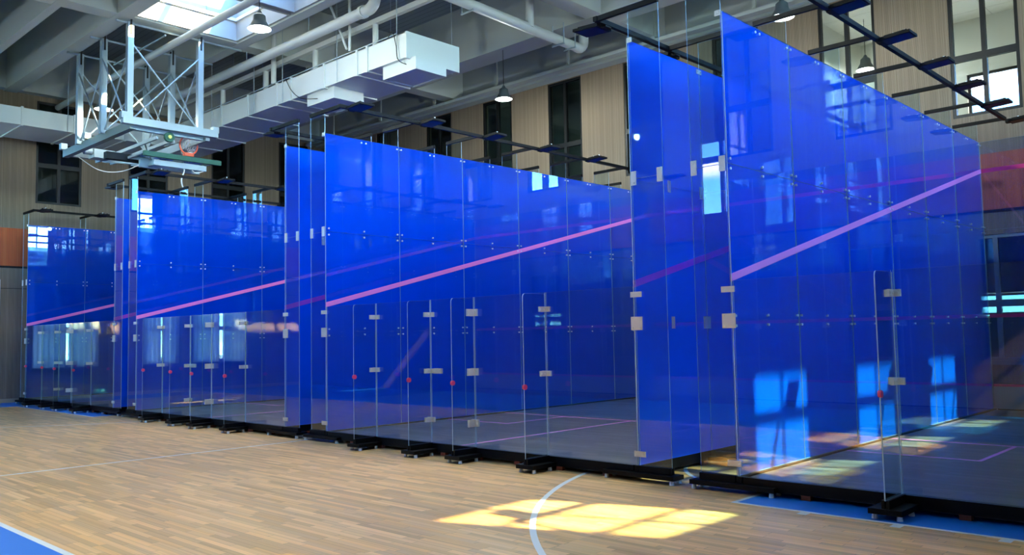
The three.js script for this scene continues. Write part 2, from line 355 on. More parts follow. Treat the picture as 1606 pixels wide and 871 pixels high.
// clamp plates with button-head bolts, shared
function clampGeo(w, h, bolts, t = 0.012) {                     // plate in the x-y plane, bolts on both faces
  const l = [new THREE.BoxGeometry(w, h, t)];
  for (const [x, y] of bolts) for (const s of [-1, 1]) { const c = new THREE.CylinderGeometry(0.011, 0.013, 0.008, 8); c.rotateX(s * Math.PI / 2); c.translate(x, y, s * (t / 2 + 0.004)); l.push(c); }
  return merge(l);
}
const sq = (w, h) => [[-w / 2, -h / 2], [w / 2, -h / 2], [-w / 2, h / 2], [w / 2, h / 2]];
const G = {
  square: clampGeo(0.16, 0.16, sq(0.11, 0.11)), tall: clampGeo(0.075, 0.17, [[0, -0.055], [0, 0.055]]), wide: clampGeo(0.16, 0.065, [[-0.05, 0], [0.05, 0]]),
  small: clampGeo(0.07, 0.06, [[0, 0]]), mid: clampGeo(0.06, 0.15, [[0, -0.05], [0, 0.05]]), stub: clampGeo(0.12, 0.06, [[-0.035, 0], [0.035, 0]]),
  button: (() => { const c = new THREE.CylinderGeometry(0.014, 0.016, 0.01, 10); c.rotateZ(Math.PI / 2); return c; })(),
  paneX: (h) => new THREE.BoxGeometry(0.012, h, PW - 0.003),
  film: (h) => { const g = new THREE.PlaneGeometry(PW - 0.002, h); g.rotateY(Math.PI / 2); return g; },
};
G.buttons4 = merge([[-1, -1], [1, -1], [-1, 1], [1, 1]].map(([a, b]) => G.button.clone().translate(0, a * 0.055, b * 0.055)));
G.buttons2 = merge([-1, 1].map((a) => G.button.clone().translate(0, a * 0.055, 0)));
G.buttons1h = merge([-1, 1].map((b) => G.button.clone().translate(0, 0, b * 0.05)));
G.tierPane = tiers.map(([a, b]) => G.paneX(b - a)); G.tierFilm = tiers.map(([a, b]) => G.film(b - a));
const FIN = [[0.02, 3.425], [3.43, 5.49]];
G.fin = FIN.map(([a, b]) => new THREE.BoxGeometry(0.44, b - a, 0.012));
G.footPlate = new THREE.BoxGeometry(1, 0.05, 0.22); 
G.footOuter = new THREE.BoxGeometry(0.56, 0.05, 0.22);
const leveller = () => new THREE.CylinderGeometry(0.022, 0.028, 0.05, 12);
G.leveller = leveller();

function sideWall(x0, side, label, film = true) {                            // side +1: the court lies towards +x of this wall
  const t = thing('glass_side_wall', label, 'glass wall', [x0, YG, L / 2], 'blue film side walls of the squash courts');
  const o = -side;                                              // outwards
  for (let k = 0; k < N; k++) {
    const d = (k + 0.5) * PW;
    tiers.forEach(([a, b], j) => {
      const p = put(t, 'glass_pane', G.tierPane[j], paneX, x0 + o * 0.006, (a + b) / 2, d);
      if (!film) return;
      const f = mesh(G.tierFilm[j], M.film); f.name = 'blue_film'; f.position.x = o * 0.0085; p.add(f);
    });
    if (k < N) for (const y of [1.7, 3.43]) {
      put(t, 'clamp_plate', G.mid, M.steel, x0 + o * 0.022, y, d, Math.PI / 2);
      put(t, 'bolt_heads', G.buttons2, M.bolt, x0 - o * 0.004, y, d);
    }
    put(t, 'bolt_heads', G.buttons1h, M.bolt, x0 - o * 0.004, 5.09, d);
  }
  const foot = bx(x0 + o * 0.02, x0 - o * 0.04, YG + 0.05, 0.018, -0.02, L + 0.02);
  part(t, 'base_rail', foot, M.black, 'black steel base rail');
  for (let k = 0; k < 10; k++) put(t, 'packer_block', G.packer ??= new THREE.BoxGeometry(0.06, 0.048, 0.12), M.packer, x0 + o * -0.01, YG + 0.025, 0.5 + k * 0.97);
  for (let k = 0; k <= N; k++) {
    const d = Math.min(Math.max(k * PW, 0.008), L - 0.008);
    FIN.forEach(([a, b], j) => put(t, 'glass_fin', G.fin[j], paneZ, x0 + o * (0.025 + 0.22), (a + b) / 2, d));
    if (k) {
      for (const y of [1.7, 3.43]) { put(t, 'clamp_plate', G.square, M.steel, x0 + o * 0.022, y, d, Math.PI / 2); put(t, 'bolt_heads', G.buttons4, M.bolt, x0 - o * 0.004, y, d); }
      put(t, 'bolt_heads', G.buttons1h, M.bolt, x0 - o * 0.004, 5.09, d);
      put(t, 'clamp_plate', G.stub, M.steel, x0 + o * 0.022, 5.09, d, Math.PI / 2);
      put(t, 'foot_plate', G.footOuter, M.black, x0 + o * 0.305, -0.076, d);
      put(t, 'leveller', G.leveller, M.leveller, x0 + o * 0.54, YG + 0.025, d);
    } else {
      put(t, 'clamp_plate', G.square, M.steel, x0 + o * 0.045, 1.69, -0.012); put(t, 'clamp_plate', G.wide, M.steel, x0 + o * 0.045, 2.035, -0.012);
      put(t, 'clamp_plate', G.wide, M.steel, x0 + o * 0.04, 0.154, -0.012); put(t, 'clamp_plate', G.tall, M.steel, x0 + o * 0.06, 3.43, -0.012);
      put(t, 'clamp_plate', G.small, M.steel, x0 + o * 0.05, 5.13, -0.012);
      put(t, 'bolt_heads', G.buttons2, M.bolt, x0 - o * 0.004, 3.43, 0.06); put(t, 'bolt_heads', G.buttons2, M.bolt, x0 - o * 0.004, 1.69, 0.06);
      put(t, 'foot_plate', G.footPlate, M.black, x0 + o * 0.05, -0.076, 0);
      for (const x of [-0.41, 0.51]) for (const q of [-0.08, 0.08]) put(t, 'leveller', G.leveller, M.leveller, x0 + o * x, YG + 0.025, q);
    }
    put(t, 'clamp_plate', G.tall, M.steel, x0 + o * 0.425, 3.43, d - 0.012);
    part(t, 'fin_shoe', merge([bx(x0 + o * 0.03, x0 + o * 0.47, -0.052, 0.022, d - 0.035, d - 0.007), bx(x0 + o * 0.03, x0 + o * 0.47, -0.052, 0.022, d + 0.007, d + 0.035)]), M.black);
  }
  // slanting out line, from the back wall height to the front wall height
  const e = -o * 0.0015, A = 2.12, B = 4.54, s = new THREE.Shape([[0.0, A], [L, B], [L, B + 0.085], [0, A + 0.085]].map((p) => new THREE.Vector2(...p)));
  const g = new THREE.ExtrudeGeometry(s, { depth: 0.0015, bevelEnabled: false }); g.rotateY(Math.PI / 2); g.translate(x0 + e - 0.0008, H0, 0);
  part(t, 'out_line', g, M.pinkLine, 'slanting pink out line');
  if (film) part(t, 'out_line', g.clone().translate(bases.get(t).x + o * 0.019, bases.get(t).y, bases.get(t).z), M.outerLine, 'violet pink line on the outer face');
  return t;
}
const leftLabels = ['large blue glass wall left of the nearest court, rising to the top right of the picture', 'blue glass wall with a pink line left of the second court, in the picture centre', 'blue glass wall with a pink line left of the third court, behind the hoop rope', 'purple-tinted blue glass wall left of the farthest court, against the orange band'];
const rightLabels = ['clear glass wall right of the nearest court, outside the right edge', 'narrow blue glass wall seen through the wide gap beside the nearest court', 'narrow blue glass wall in the gap between the third and second court', 'narrowest blue glass wall, in the gap beside the farthest court'];
const sideL = sideWall(0, 1, leftLabels[0]), sideR = sideWall(W - S, -1, rightLabels[1]);
sideWall(W, -1, rightLabels[0], false);
for (let c = 1; c < 4; c++) { shift(sideL, -S * c, leftLabels[c], 'glass_side_wall'); if (c > 1) shift(sideR, -S * (c - 1), rightLabels[c], 'glass_side_wall'); }

// back wall with fins and a door
function finBack(h) {                                           // fin in the y-d plane with a rounded outer top corner
  const s = new THREE.Shape(); s.moveTo(0, 0); s.lineTo(0.43, 0); s.lineTo(0.43, h - 0.06); s.quadraticCurveTo(0.43, h, 0.37, h); s.lineTo(0, h); s.closePath();
  const g = new THREE.ExtrudeGeometry(s, { depth: 0.012, bevelEnabled: false, curveSegments: 6 }); g.rotateY(-Math.PI / 2); return g;   // x -> +z (towards the camera side)
}
G.finBack = finBack(2.09);
G.hinge = clampGeo(0.15, 0.068, [[-0.05, 0], [0, 0], [0.05, 0]], 0.03); G.hingeSide = clampGeo(0.1, 0.068, [[-0.03, 0], [0.03, 0]], 0.03); G.lock = clampGeo(0.16, 0.075, [[-0.05, 0], [0.05, 0]], 0.04);
G.hingeBig = clampGeo(0.13, 0.1, sq(0.08, 0.06), 0.03);
G.backFoot = new THREE.BoxGeometry(0.3, 0.05, 0.6);
const shoe = merge([new THREE.BoxGeometry(0.028, 0.075, 0.42).translate(-0.021, -0.035, 0), new THREE.BoxGeometry(0.028, 0.075, 0.42).translate(0.021, -0.035, 0)]);
G.sticker = (() => { const c = new THREE.CylinderGeometry(0.034, 0.034, 0.03, 20); c.rotateZ(Math.PI / 2); return c; })();
function backWall(x0, xs, label) {
  const t = thing('glass_back_wall', label, 'glass wall', [x0 + W / 2, YG, 0], 'low clear back walls of the squash courts');
  const e = [0, ...xs, W];
  for (let i = 0; i + 1 < e.length; i++) {
    const door = i === 2;
    const g = bx(x0 + e[i] + 0.012, x0 + e[i + 1] - 0.008, door ? 0.03 : 0.02, 2.13, 0, 0.012); g.translate(-bases.get(t).x, -bases.get(t).y, -bases.get(t).z);
    const m = mesh(g, paneZ); m.name = door ? 'glass_door' : 'glass_pane'; t.add(m);
  }
  part(t, 'base_rail', bx(x0 + 0.06, x0 + W - 0.06, YG + 0.05, 0.018, -0.02, 0.05), M.black, 'black steel base rail');
  for (let k = 0; k < 8; k++) put(t, 'packer_block', G.packerX ??= new THREE.BoxGeometry(0.1, 0.048, 0.06), M.packer, x0 + 0.75 + k * 0.74, YG + 0.025, 0.01);
  xs.forEach((x, i) => {
    put(t, 'glass_fin', G.finBack, [M.clear, M.edge], x0 + x + 0.006, 0.02, -0.004);
    put(t, 'foot_plate', G.backFoot, M.black, x0 + x, -0.076, -0.155);
    put(t, 'fin_shoe', shoe, M.black, x0 + x, 0.022, -0.22);
    for (const q of [-0.4, -0.1]) for (const r of [-0.11, 0.11]) put(t, 'leveller', G.leveller, M.leveller, x0 + x + r, YG + 0.025, q);
    for (const y of i === 1 || i === 2 ? [1.91, 1.075, 0.36] : [1.91, 1.075]) {
      put(t, 'hinge_plate', i === 2 ? G.hingeBig : G.hinge, M.steel, x0 + x, y, 0.006);
      put(t, 'hinge_plate', i === 2 ? G.hingeBig : G.hingeSide, M.steel, x0 + x + 0.006 - 0.006, y, -0.07, Math.PI / 2);
    }
    if (i === 1) put(t, 'door_lock', G.lock, M.steel, x0 + x + 0.16, 1.075, 0.006);
    put(t, 'red_sticker', G.sticker, M.sticker, x0 + x, 0.98 - 0.02 * i, -0.42);
  });
  return t;
}
const backLabels = ['low clear glass back wall of the nearest court with one fin, at the right', 'low clear glass back wall with a door between blue walls, picture centre', 'low clear glass back wall with a door, third court from the camera', 'low clear glass back wall with a door, farthest court by the left wall'];
const back1 = backWall(0, [1.69, 3.1, 4.05, 5.2], backLabels[0]);
const back2 = backWall(-S, [1.38, 2.7, 3.64, 4.99], backLabels[1]);
shift(back2, -S, backLabels[2], 'glass_back_wall'); shift(back2, -2 * S, backLabels[3], 'glass_back_wall');

// front wall: clear panes, out line, service line, tin
G.frontPane = tiers.map(([a, b]) => new THREE.BoxGeometry(1.6 - 0.005, b - a, 0.012));
G.frontFilm = tiers.map(([a, b]) => new THREE.PlaneGeometry(1.6 - 0.007, b - a - 0.004));
function frontWall(x0, label) {
  const t = thing('glass_front_wall', label, 'glass wall', [x0 + W / 2, YG, L], 'clear front walls of the squash courts');
  for (let k = 0; k < 4; k++) tiers.forEach(([a, b], j) => {
    const p = put(t, 'glass_pane', G.frontPane[j], paneZ, x0 + (k + 0.5) * 1.6, (a + b) / 2, L + 0.012);
    const f = mesh(G.frontFilm[j], M.faintFilm); f.name = 'tint_film'; f.position.z = -0.0085; p.add(f);
  });
  const ln = (n, y, h, m, l) => part(t, n, bx(x0 + 0.01, x0 + W - 0.01, y, y + h, L + 0.002, L + 0.004), m, l);
  ln('out_line', 4.54, 0.08, M.redLine, 'pink out line'); ln('service_line', 1.745, 0.07, M.redLine, 'pink service line'); ln('tin_line', 0.44, 0.045, M.redLine, 'pink tin line');
  part(t, 'tin', bx(x0 + 0.01, x0 + W - 0.01, 0.02, 0.438, L - 0.012, L + 0.003), M.tin, 'pale metal tin panel');
  part(t, 'base_rail', bx(x0 + 0.06, x0 + W - 0.06, YG + 0.02, 0.018, L, L + 0.06), M.black, 'black steel base rail');
  for (let k = 1; k < 4; k++) for (const y of [1.7, 3.43]) put(t, 'clamp_plate', G.square, M.steel, x0 + k * 1.6, y, L + 0.028);
  return t;
}
const frontLabels = ['clear glass front wall with pink lines and pale tin, right edge', 'clear glass front wall of the second court, behind its blue walls', 'clear glass front wall of the third court, hidden by blue walls', 'clear glass front wall of the farthest court, behind blue film'];
const front1 = frontWall(0, frontLabels[0]);
for (let c = 1; c < 4; c++) shift(front1, -S * c, frontLabels[c], 'glass_front_wall');

// court floors with pink markings
function courtFloor(x0, label) {
  const t = thing('court_floor', label, 'court floor', [x0 + W / 2, YG, L / 2], 'dark squash court floors');
  part(t, 'floor_board', bx(x0 + 0.045, x0 + W - 0.045, YG + 0.03, 0.0, 0.055, L - 0.02), M.courtFloor);
  const y0 = -0.005, y1 = 0.0015, w = 0.05, q = (a, b, c, d) => part(t, 'marking', bx(x0 + a, x0 + b, y0, y1, c, d), M.pinkLine, 'pink floor marking');
  q(0.05, W - 0.05, 4.285, 4.335); q(3.175, 3.225, 0.06, 4.285);
  q(0.05, 1.6, 2.71, 2.76); q(1.6, 1.65, 2.71, 4.285); q(W - 1.6, W - 0.05, 2.71, 2.76); q(W - 1.65, W - 1.6, 2.71, 4.285);
  return t;
}
const floorLabels = ['dark grey court floor with pink lines in the nearest court, lower right', 'dark grey court floor with pink lines in the second court, centre', 'dark grey court floor of the third court behind its low glass', 'dark grey court floor of the farthest court at the far left'];
const cf = courtFloor(0, floorLabels[0]);
for (let c = 1; c < 4; c++) shift(cf, -S * c, floorLabels[c], 'court_floor');

// black lighting rigs on the fins
const RY = 5.53;
function floodGeo() { return merge([new THREE.BoxGeometry(0.4, 0.035, 0.3), ...[-0.1, 0, 0.1].map((z) => new THREE.BoxGeometry(0.3, 0.03, 0.02).translate(0, 0.03, z))]); }
G.flood = floodGeo(); G.lens = new THREE.BoxGeometry(0.35, 0.006, 0.26); G.clampBlock = new THREE.BoxGeometry(0.1, 0.07, 0.12); G.armBolt = new THREE.CylinderGeometry(0.013, 0.013, 0.03, 10);
function rig(x0, side, label) {
  const t = thing('light_rig', label, 'light rig', [x0, RY, L / 2], 'black lighting rigs above the court walls');
  const xb = x0 + side * 0.45;
  part(t, 'main_bar', bx(xb - 0.03, xb + 0.03, RY - 0.03, RY + 0.03, -0.03, L + 0.05), M.black);
  for (let k = 0; k <= N; k++) {
    const d = Math.min(Math.max(k * PW, 0.008), L);
    const xa = x0 - side * 0.46;
    part(t, 'arm', bx(Math.min(xa, xb - side * 0.03), Math.max(xa, xb - side * 0.03), RY - 0.03, RY + 0.03, d - 0.025, d + 0.025), M.black);
    const f = put(t, 'flood_light', G.flood, M.black, xb + side * 0.25, RY - 0.02, d + 0.22); f.rotation.z = side * 0.06;
    const ln = mesh(G.lens, M.floodLens); ln.name = 'lens'; ln.position.y = -0.02; f.add(ln);
    const cb = mesh(G.clampBlock, M.blackMatte); cb.name = 'clamp_block'; cb.position.set(-side * 0.22, 0.02, 0.0); f.add(cb);
    for (const q of [-0.05, 0.1]) { const b = mesh(G.armBolt, M.bolt); b.name = 'bolt'; b.position.set(q * side, 0.06, 0.02); f.add(b); }
  }
  return t;
}
const rigLL = ['black lighting rig crossing the upper right corner above the nearest blue wall', 'black lighting rig in front of the tall windows, above the second blue wall', 'black lighting rig above the third blue wall, below the hoop', 'black lighting rig against the slatted left wall, below its window'];
const rigRL = ['black lighting rig right of the nearest court, outside the picture', 'black lighting rig with a lamp at the top of the gap, right of picture centre', 'black lighting rig above the narrow wall between second and third court', 'short black lighting rig above the narrow gap beside the farthest court'];
const rl = rig(0, 1, rigLL[0]), rr = rig(W, -1, rigRL[0]);
for (let c = 1; c < 4; c++) { shift(rl, -S * c, rigLL[c], 'light_rig'); shift(rr, -S * c, rigRL[c], 'light_rig'); }

// ---------------------------------------------------------------- pendants
const shade = new THREE.LatheGeometry([[0.0, 0.30], [0.09, 0.30], [0.12, 0.27], [0.13, 0.17], [0.16, 0.12], [0.235, 0.0], [0.228, 0.0], [0.15, 0.11], [0.0, 0.13]].map((p) => new THREE.Vector2(...p)), 40);
const lens = new THREE.LatheGeometry([[0.0, 0.002], [0.224, 0.002], [0.222, 0.012], [0.0, 0.014]].map((p) => new THREE.Vector2(...p)), 40);
const cone = new THREE.CylinderGeometry(0.03, 0.07, 0.08, 16);
function pendant(x, y, d, label, power = 18) {
  const t = thing('pendant_lamp', label, 'pendant lamp', [x, y, d], 'high bay pendant lamps under the roof');
  put(t, 'lamp_shade', shade, M.lampShell, x, y, d);
  put(t, 'lens', lens, M.lampLens, x, y, d);
  put(t, 'cap', cone, M.lampShell, x, y + 0.34, d);
  part(t, 'cable', rod([x, y + 0.36, d], [x, (d > 7.9 && d < 8.65) || d > DF ? 9.35 : YT, d], 0.008), M.blackMatte);
  const p = new THREE.PointLight(0xf4fffb, power, 0, 2); p.position.set(0, -0.06, 0); p.castShadow = true; p.shadow.radius = 4; t.add(p);
}
pendant(-10.54, 7.84, 0.36, 'grey pendant lamp hanging under the skylight');
pendant(-11.12, 7.98, 8.03, 'lit pendant lamp between the tall windows of the far wall');
pendant(-2.69, 7.70, 7.18, 'lit pendant lamp above the black rig, top right');
pendant(-18.2, 7.70, 0.25, 'lit pendant lamp behind the posts of the hoop frame', 5);
pendant(-2.69, 7.8, 0.36, 'pendant lamp over the nearest court, above the picture');

pendant(-3.3, 8.05, 13.0, 'white lamp seen through the second tall window from the right', 12);

// ---------------------------------------------------------------- basketball hoop, folded up under the roof
{
  const t = thing('basketball_hoop', 'white ceiling-hung basketball frame with its backboard folded up, top left', 'basketball hoop', [-17.5, 6.2, 0.9]);
  const xs = [-15.8, -17.4, -19.0], ds = [-0.07, 1.7], yb = 6.86, yt = 9.3;
  for (const x of xs) for (const d of ds) {
    part(t, 'post', bx(x - 0.07, x + 0.07, yb, yt, d - 0.07, d + 0.07), M.galv);
    part(t, 'post_clamp', merge([bx(x - 0.085, x - 0.07, 9.0, 9.4, d - 0.02, d + 0.02), bx(x + 0.07, x + 0.085, 9.0, 9.4, d - 0.02, d + 0.02)]), M.frame);
  }
  const br = (a, b) => part(t, 'brace', rod(a, b, 0.022), M.galv);
  for (const x of xs) { br([x + 0.08, yb + 0.1, ds[0] + 0.07], [x + 0.08, 8.75, ds[1] - 0.07]); br([x + 0.03, 8.75, ds[0] + 0.07], [x + 0.03, yb + 0.1, ds[1] - 0.07]); }
  for (const d of ds) for (const [a, b] of [[xs[0], xs[1]], [xs[1], xs[2]]]) { br([a - 0.07, yb + 0.1, d - 0.05], [b + 0.07, 8.75, d - 0.05]); br([a - 0.07, 8.75, d + 0.03], [b + 0.07, yb + 0.1, d + 0.03]); }
  for (const y of [9.28]) for (const x of xs) part(t, 'top_rail', rod([x, y, -0.4], [x, y, 2.85], 0.03), M.galv);
  part(t, 'top_rail', rod([xs[0], 9.2, 0.8], [xs[2], 9.2, 0.8], 0.025), M.galv);
  // lower frame
  part(t, 'side_channel', merge([bx(-20.3, -15.85, 6.72, 6.92, -0.03, 0.0), bx(-20.3, -15.85, 6.72, 6.74, 0.0, 0.12), bx(-20.3, -15.85, 6.90, 6.92, 0.0, 0.12)]), std(0x77837f, 0.5, 0.4), 'grey steel channel');
  part(t, 'side_channel', bx(-20.3, -15.85, 6.72, 6.92, 1.9, 2.0), M.galv);
  part(t, 'front_beam', bx(-15.85, -15.68, 6.80, 6.98, -0.25, 2.15), M.galv);
  part(t, 'front_beam', bx(-16.1, -15.98, 6.74, 6.84, 0.0, 1.9), M.galv);
  part(t, 'rear_beam', bx(-20.2, -20.05, 6.74, 6.9, 0.12, 1.9), M.galv);
  for (const d of [0.75, 1.15]) part(t, 'runner', bx(-20.0, -16.1, 6.62, 6.7, d - 0.03, d + 0.03), M.galv);
  for (const [x, d] of [[-15.78, -0.2], [-15.78, 2.1], [-20.2, -0.05], [-18.5, -0.05]]) part(t, 'end_block', bx(x - 0.08, x + 0.08, 6.92, 7.08, d - 0.08, d + 0.08), M.galv);
  // folding arm, mast and backboard
  for (const d of [1.25, 2.05]) part(t, 'folding_arm', bar([-20.1, 6.75, d - 0.25], [-17.0, 6.22, d], 0.1, 0.12), M.galv);
  for (const [a, b] of [[[-19.2, 6.6, 1.2], [-18.0, 6.45, 1.9]], [[-18.9, 6.6, 1.9], [-17.7, 6.4, 1.2]], [[-17.5, 6.3, 1.2], [-17.2, 6.75, 0.9]], [[-17.5, 6.3, 2.0], [-16.6, 6.8, 1.95]]]) br(a, b);
  part(t, 'motor', merge([bx(-19.6, -19.2, 6.62, 6.85, 0.4, 0.85), rod([-19.4, 6.8, 0.2], [-19.4, 6.8, 1.0], 0.1, 16)]), M.galv);
  const bd = new THREE.Group(); bd.name = 'backboard'; t.add(bd); const bb = bases.get(t); bases.set(bd, bb);
  part(bd, 'board_glass', bx(-17.6, -16.62, 6.40, 6.415, 0.72, 2.58), paneY);
  part(bd, 'board_frame', merge([bx(-17.65, -17.6, 6.36, 6.42, 0.66, 2.64), bx(-17.6, -16.62, 6.36, 6.42, 0.66, 0.72), bx(-17.6, -16.62, 6.36, 6.42, 2.58, 2.64)]), M.galv);
  part(bd, 'edge_pad', bx(-16.64, -16.54, 6.28, 6.40, 0.62, 2.68), M.green, 'dark green edge padding');
  part(bd, 'back_frame', merge([bx(-17.5, -16.66, 6.14, 6.24, 1.0, 1.06), bx(-17.5, -16.66, 6.14, 6.24, 2.2, 2.26), bx(-16.72, -16.62, 6.08, 6.22, 0.9, 2.3), bx(-17.3, -17.2, 6.1, 6.3, 0.8, 2.4)]), M.galv);
  part(bd, 'rear_pad', bx(-17.9, -17.7, 6.32, 6.5, 0.15, 1.3), M.rubber, 'black padding');
  const rc = [-16.6, 6.70, 1.8];
  const rim = new THREE.TorusGeometry(0.24, 0.022, 10, 40); rim.rotateY(Math.PI / 2); rim.translate(rc[0], rc[1] + H0, -rc[2]);
  part(t, 'rim', rim, M.rim, 'orange rim');
  part(t, 'rim_bracket', merge([bx(-16.68, -16.54, 6.41, 6.50, 1.68, 1.92)]), M.rim);
  const strings = [];
  for (let k = 0; k < 12; k++) {
    const a = k / 12 * Math.PI * 2, p0 = [rc[0], rc[1] + 0.24 * Math.sin(a), rc[2] + 0.24 * Math.cos(a)], b = a + 0.5;
    strings.push(tube([p0, [rc[0] - 0.12, rc[1] - 0.06 + 0.15 * Math.sin(b), rc[2] + 0.15 * Math.cos(b)], [rc[0] - 0.22, rc[1] - 0.14 + 0.08 * Math.sin(b + 0.4), rc[2] + 0.1 * Math.cos(b + 0.4)]], 0.007, 10, 5));
    const c = a - 0.5;
    strings.push(tube([p0, [rc[0] - 0.12, rc[1] - 0.06 + 0.15 * Math.sin(c), rc[2] + 0.15 * Math.cos(c)], [rc[0] - 0.22, rc[1] - 0.14 + 0.08 * Math.sin(c - 0.4), rc[2] + 0.1 * Math.cos(c - 0.4)]], 0.007, 10, 5));
  }
  part(t, 'net', merge(strings), M.net, 'white cord net');
  const reel = new THREE.CylinderGeometry(0.12, 0.12, 0.1, 24); reel.rotateZ(Math.PI / 2); reel.translate(-15.95, 6.68 + H0, -0.98);
  part(t, 'cable_reel', reel, M.green, 'dark green cable reel');
  const hub = new THREE.CylinderGeometry(0.045, 0.045, 0.12, 16); hub.rotateZ(Math.PI / 2); hub.translate(-15.94, 6.68 + H0, -0.98); part(t, 'reel_hub', hub, std(0xd8e070, 0.5));
  part(t, 'cable', tube([[-19.9, 6.7, 0.25], [-19.4, 6.32, 0.6], [-18.6, 6.2, 0.9], [-18.0, 6.36, 1.2]], 0.012, 30, 6), M.net);
  part(t, 'cable', tube([[-16.7, 6.2, 1.75], [-16.7, 5.98, 1.72], [-16.7, 5.8, 1.66], [-16.7, 5.6, 1.7], [-16.66, 5.45, 1.8]], 0.018, 24, 6), M.net);
  part(t, 'cable', tube([[-16.68, 6.2, 1.85], [-16.66, 6.02, 2.0], [-16.66, 6.1, 2.3]], 0.012, 16, 6), M.net);
}

// ---------------------------------------------------------------- ducts and pipes
{
  const t = thing('air_duct', 'long white rectangular air duct hanging along the roof, ending left of centre', 'air duct', [-16.6, 7.79, 4.3]);
  const y0 = 7.79, y1 = 8.35, d0 = 3.5, d1 = 5.06, x0 = -23.6, x1 = -9.75;
  part(t, 'duct_body', bx(x0, x1, y0, y1, d0, d1), M.duct);
  for (const x of [-11.15, -11.55, -12.9, -14.4, -15.1, -16.6, -18.1, -19.6, -21.1]) part(t, 'duct_flange', merge([bx(x - 0.03, x + 0.03, y0 - 0.03, y1 + 0.03, d0 - 0.03, d0), bx(x - 0.03, x + 0.03, y0 - 0.03, y0, d0, d1 + 0.03), bx(x - 0.03, x + 0.03, y1, y1 + 0.03, d0, d1 + 0.03), bx(x - 0.03, x + 0.03, y0, y1, d1, d1 + 0.03)]), M.duct);
  part(t, 'end_cap', bx(x1, x1 + 0.04, y0 - 0.03, y1 + 0.02, d0 - 0.02, d1 + 0.02), M.duct);
  for (const x of [-10.7, -13.82]) part(t, 'air_diffuser', merge([bx(x, x + 1.17, 7.5, y0, d0 + 0.1, d0 + 0.13), bx(x, x + 1.17, 7.5, y0, d0 + 0.97, d0 + 1.0), bx(x, x + 0.03, 7.5, y0, d0 + 0.13, d0 + 0.97), bx(x + 1.14, x + 1.17, 7.5, y0, d0 + 0.13, d0 + 0.97), bx(x + 0.03, x + 1.14, 7.53, 7.56, d0 + 0.13, d0 + 0.97)]), M.duct);
  for (const x of [-10.0, -12.3, -14.75, -16.2, -18.6, -20.4]) for (const d of [d0 - 0.05, d1 + 0.05]) part(t, 'hanger_rod', rod([x, y0, d], [x, YT, d], 0.009), M.galv);
  part(t, 'top_edge_rail', bx(x0 + 2, x1 - 0.3, y1 + 0.03, y1 + 0.05, d0 - 0.03, d0 - 0.01), M.galv);
  part(t, 'control_cable', tube([[-10.3, y1 + 0.02, d0 - 0.05], [-10.12, y1 + 0.1, d0 - 0.08], [-10.02, 8.1, d0 - 0.06], [-9.95, 7.75, d0 - 0.04], [-9.75, 7.62, d0 + 0.3]], 0.01, 30, 6), M.blackMatte, 'black control cable');
  part(t, 'control_cable', tube([[-14.6, y1 + 0.02, d0 - 0.05], [-14.3, 8.0, d0 - 0.06], [-13.9, 7.72, d0 - 0.04], [-13.3, 7.6, d0 + 0.06]], 0.01, 30, 6), M.blackMatte, 'black control cable');
  const u = thing('air_duct', 'white rectangular air duct along the left wall, behind the hoop', 'air duct', [-22.6, 7.79, -1.5]);
  part(u, 'duct_body', bx(-23.6, -21.7, 7.79, 8.29, -7, 3.49), M.duct);
  for (const d of [-4, -2.1, -0.65, 0.75, 2.2]) part(u, 'duct_flange', merge([bx(-21.7, -21.67, 7.76, 8.32, d - 0.03, d + 0.03), bx(-23.6, -21.7, 7.76, 7.79, d - 0.03, d + 0.03), bx(-23.6, -21.7, 8.29, 8.32, d - 0.03, d + 0.03)]), M.duct);
  for (const d of [-3, 0.55, 2.9]) part(u, 'hanger_rod', rod([-21.65, 7.79, d], [-21.65, YT, d], 0.009), M.galv);
}
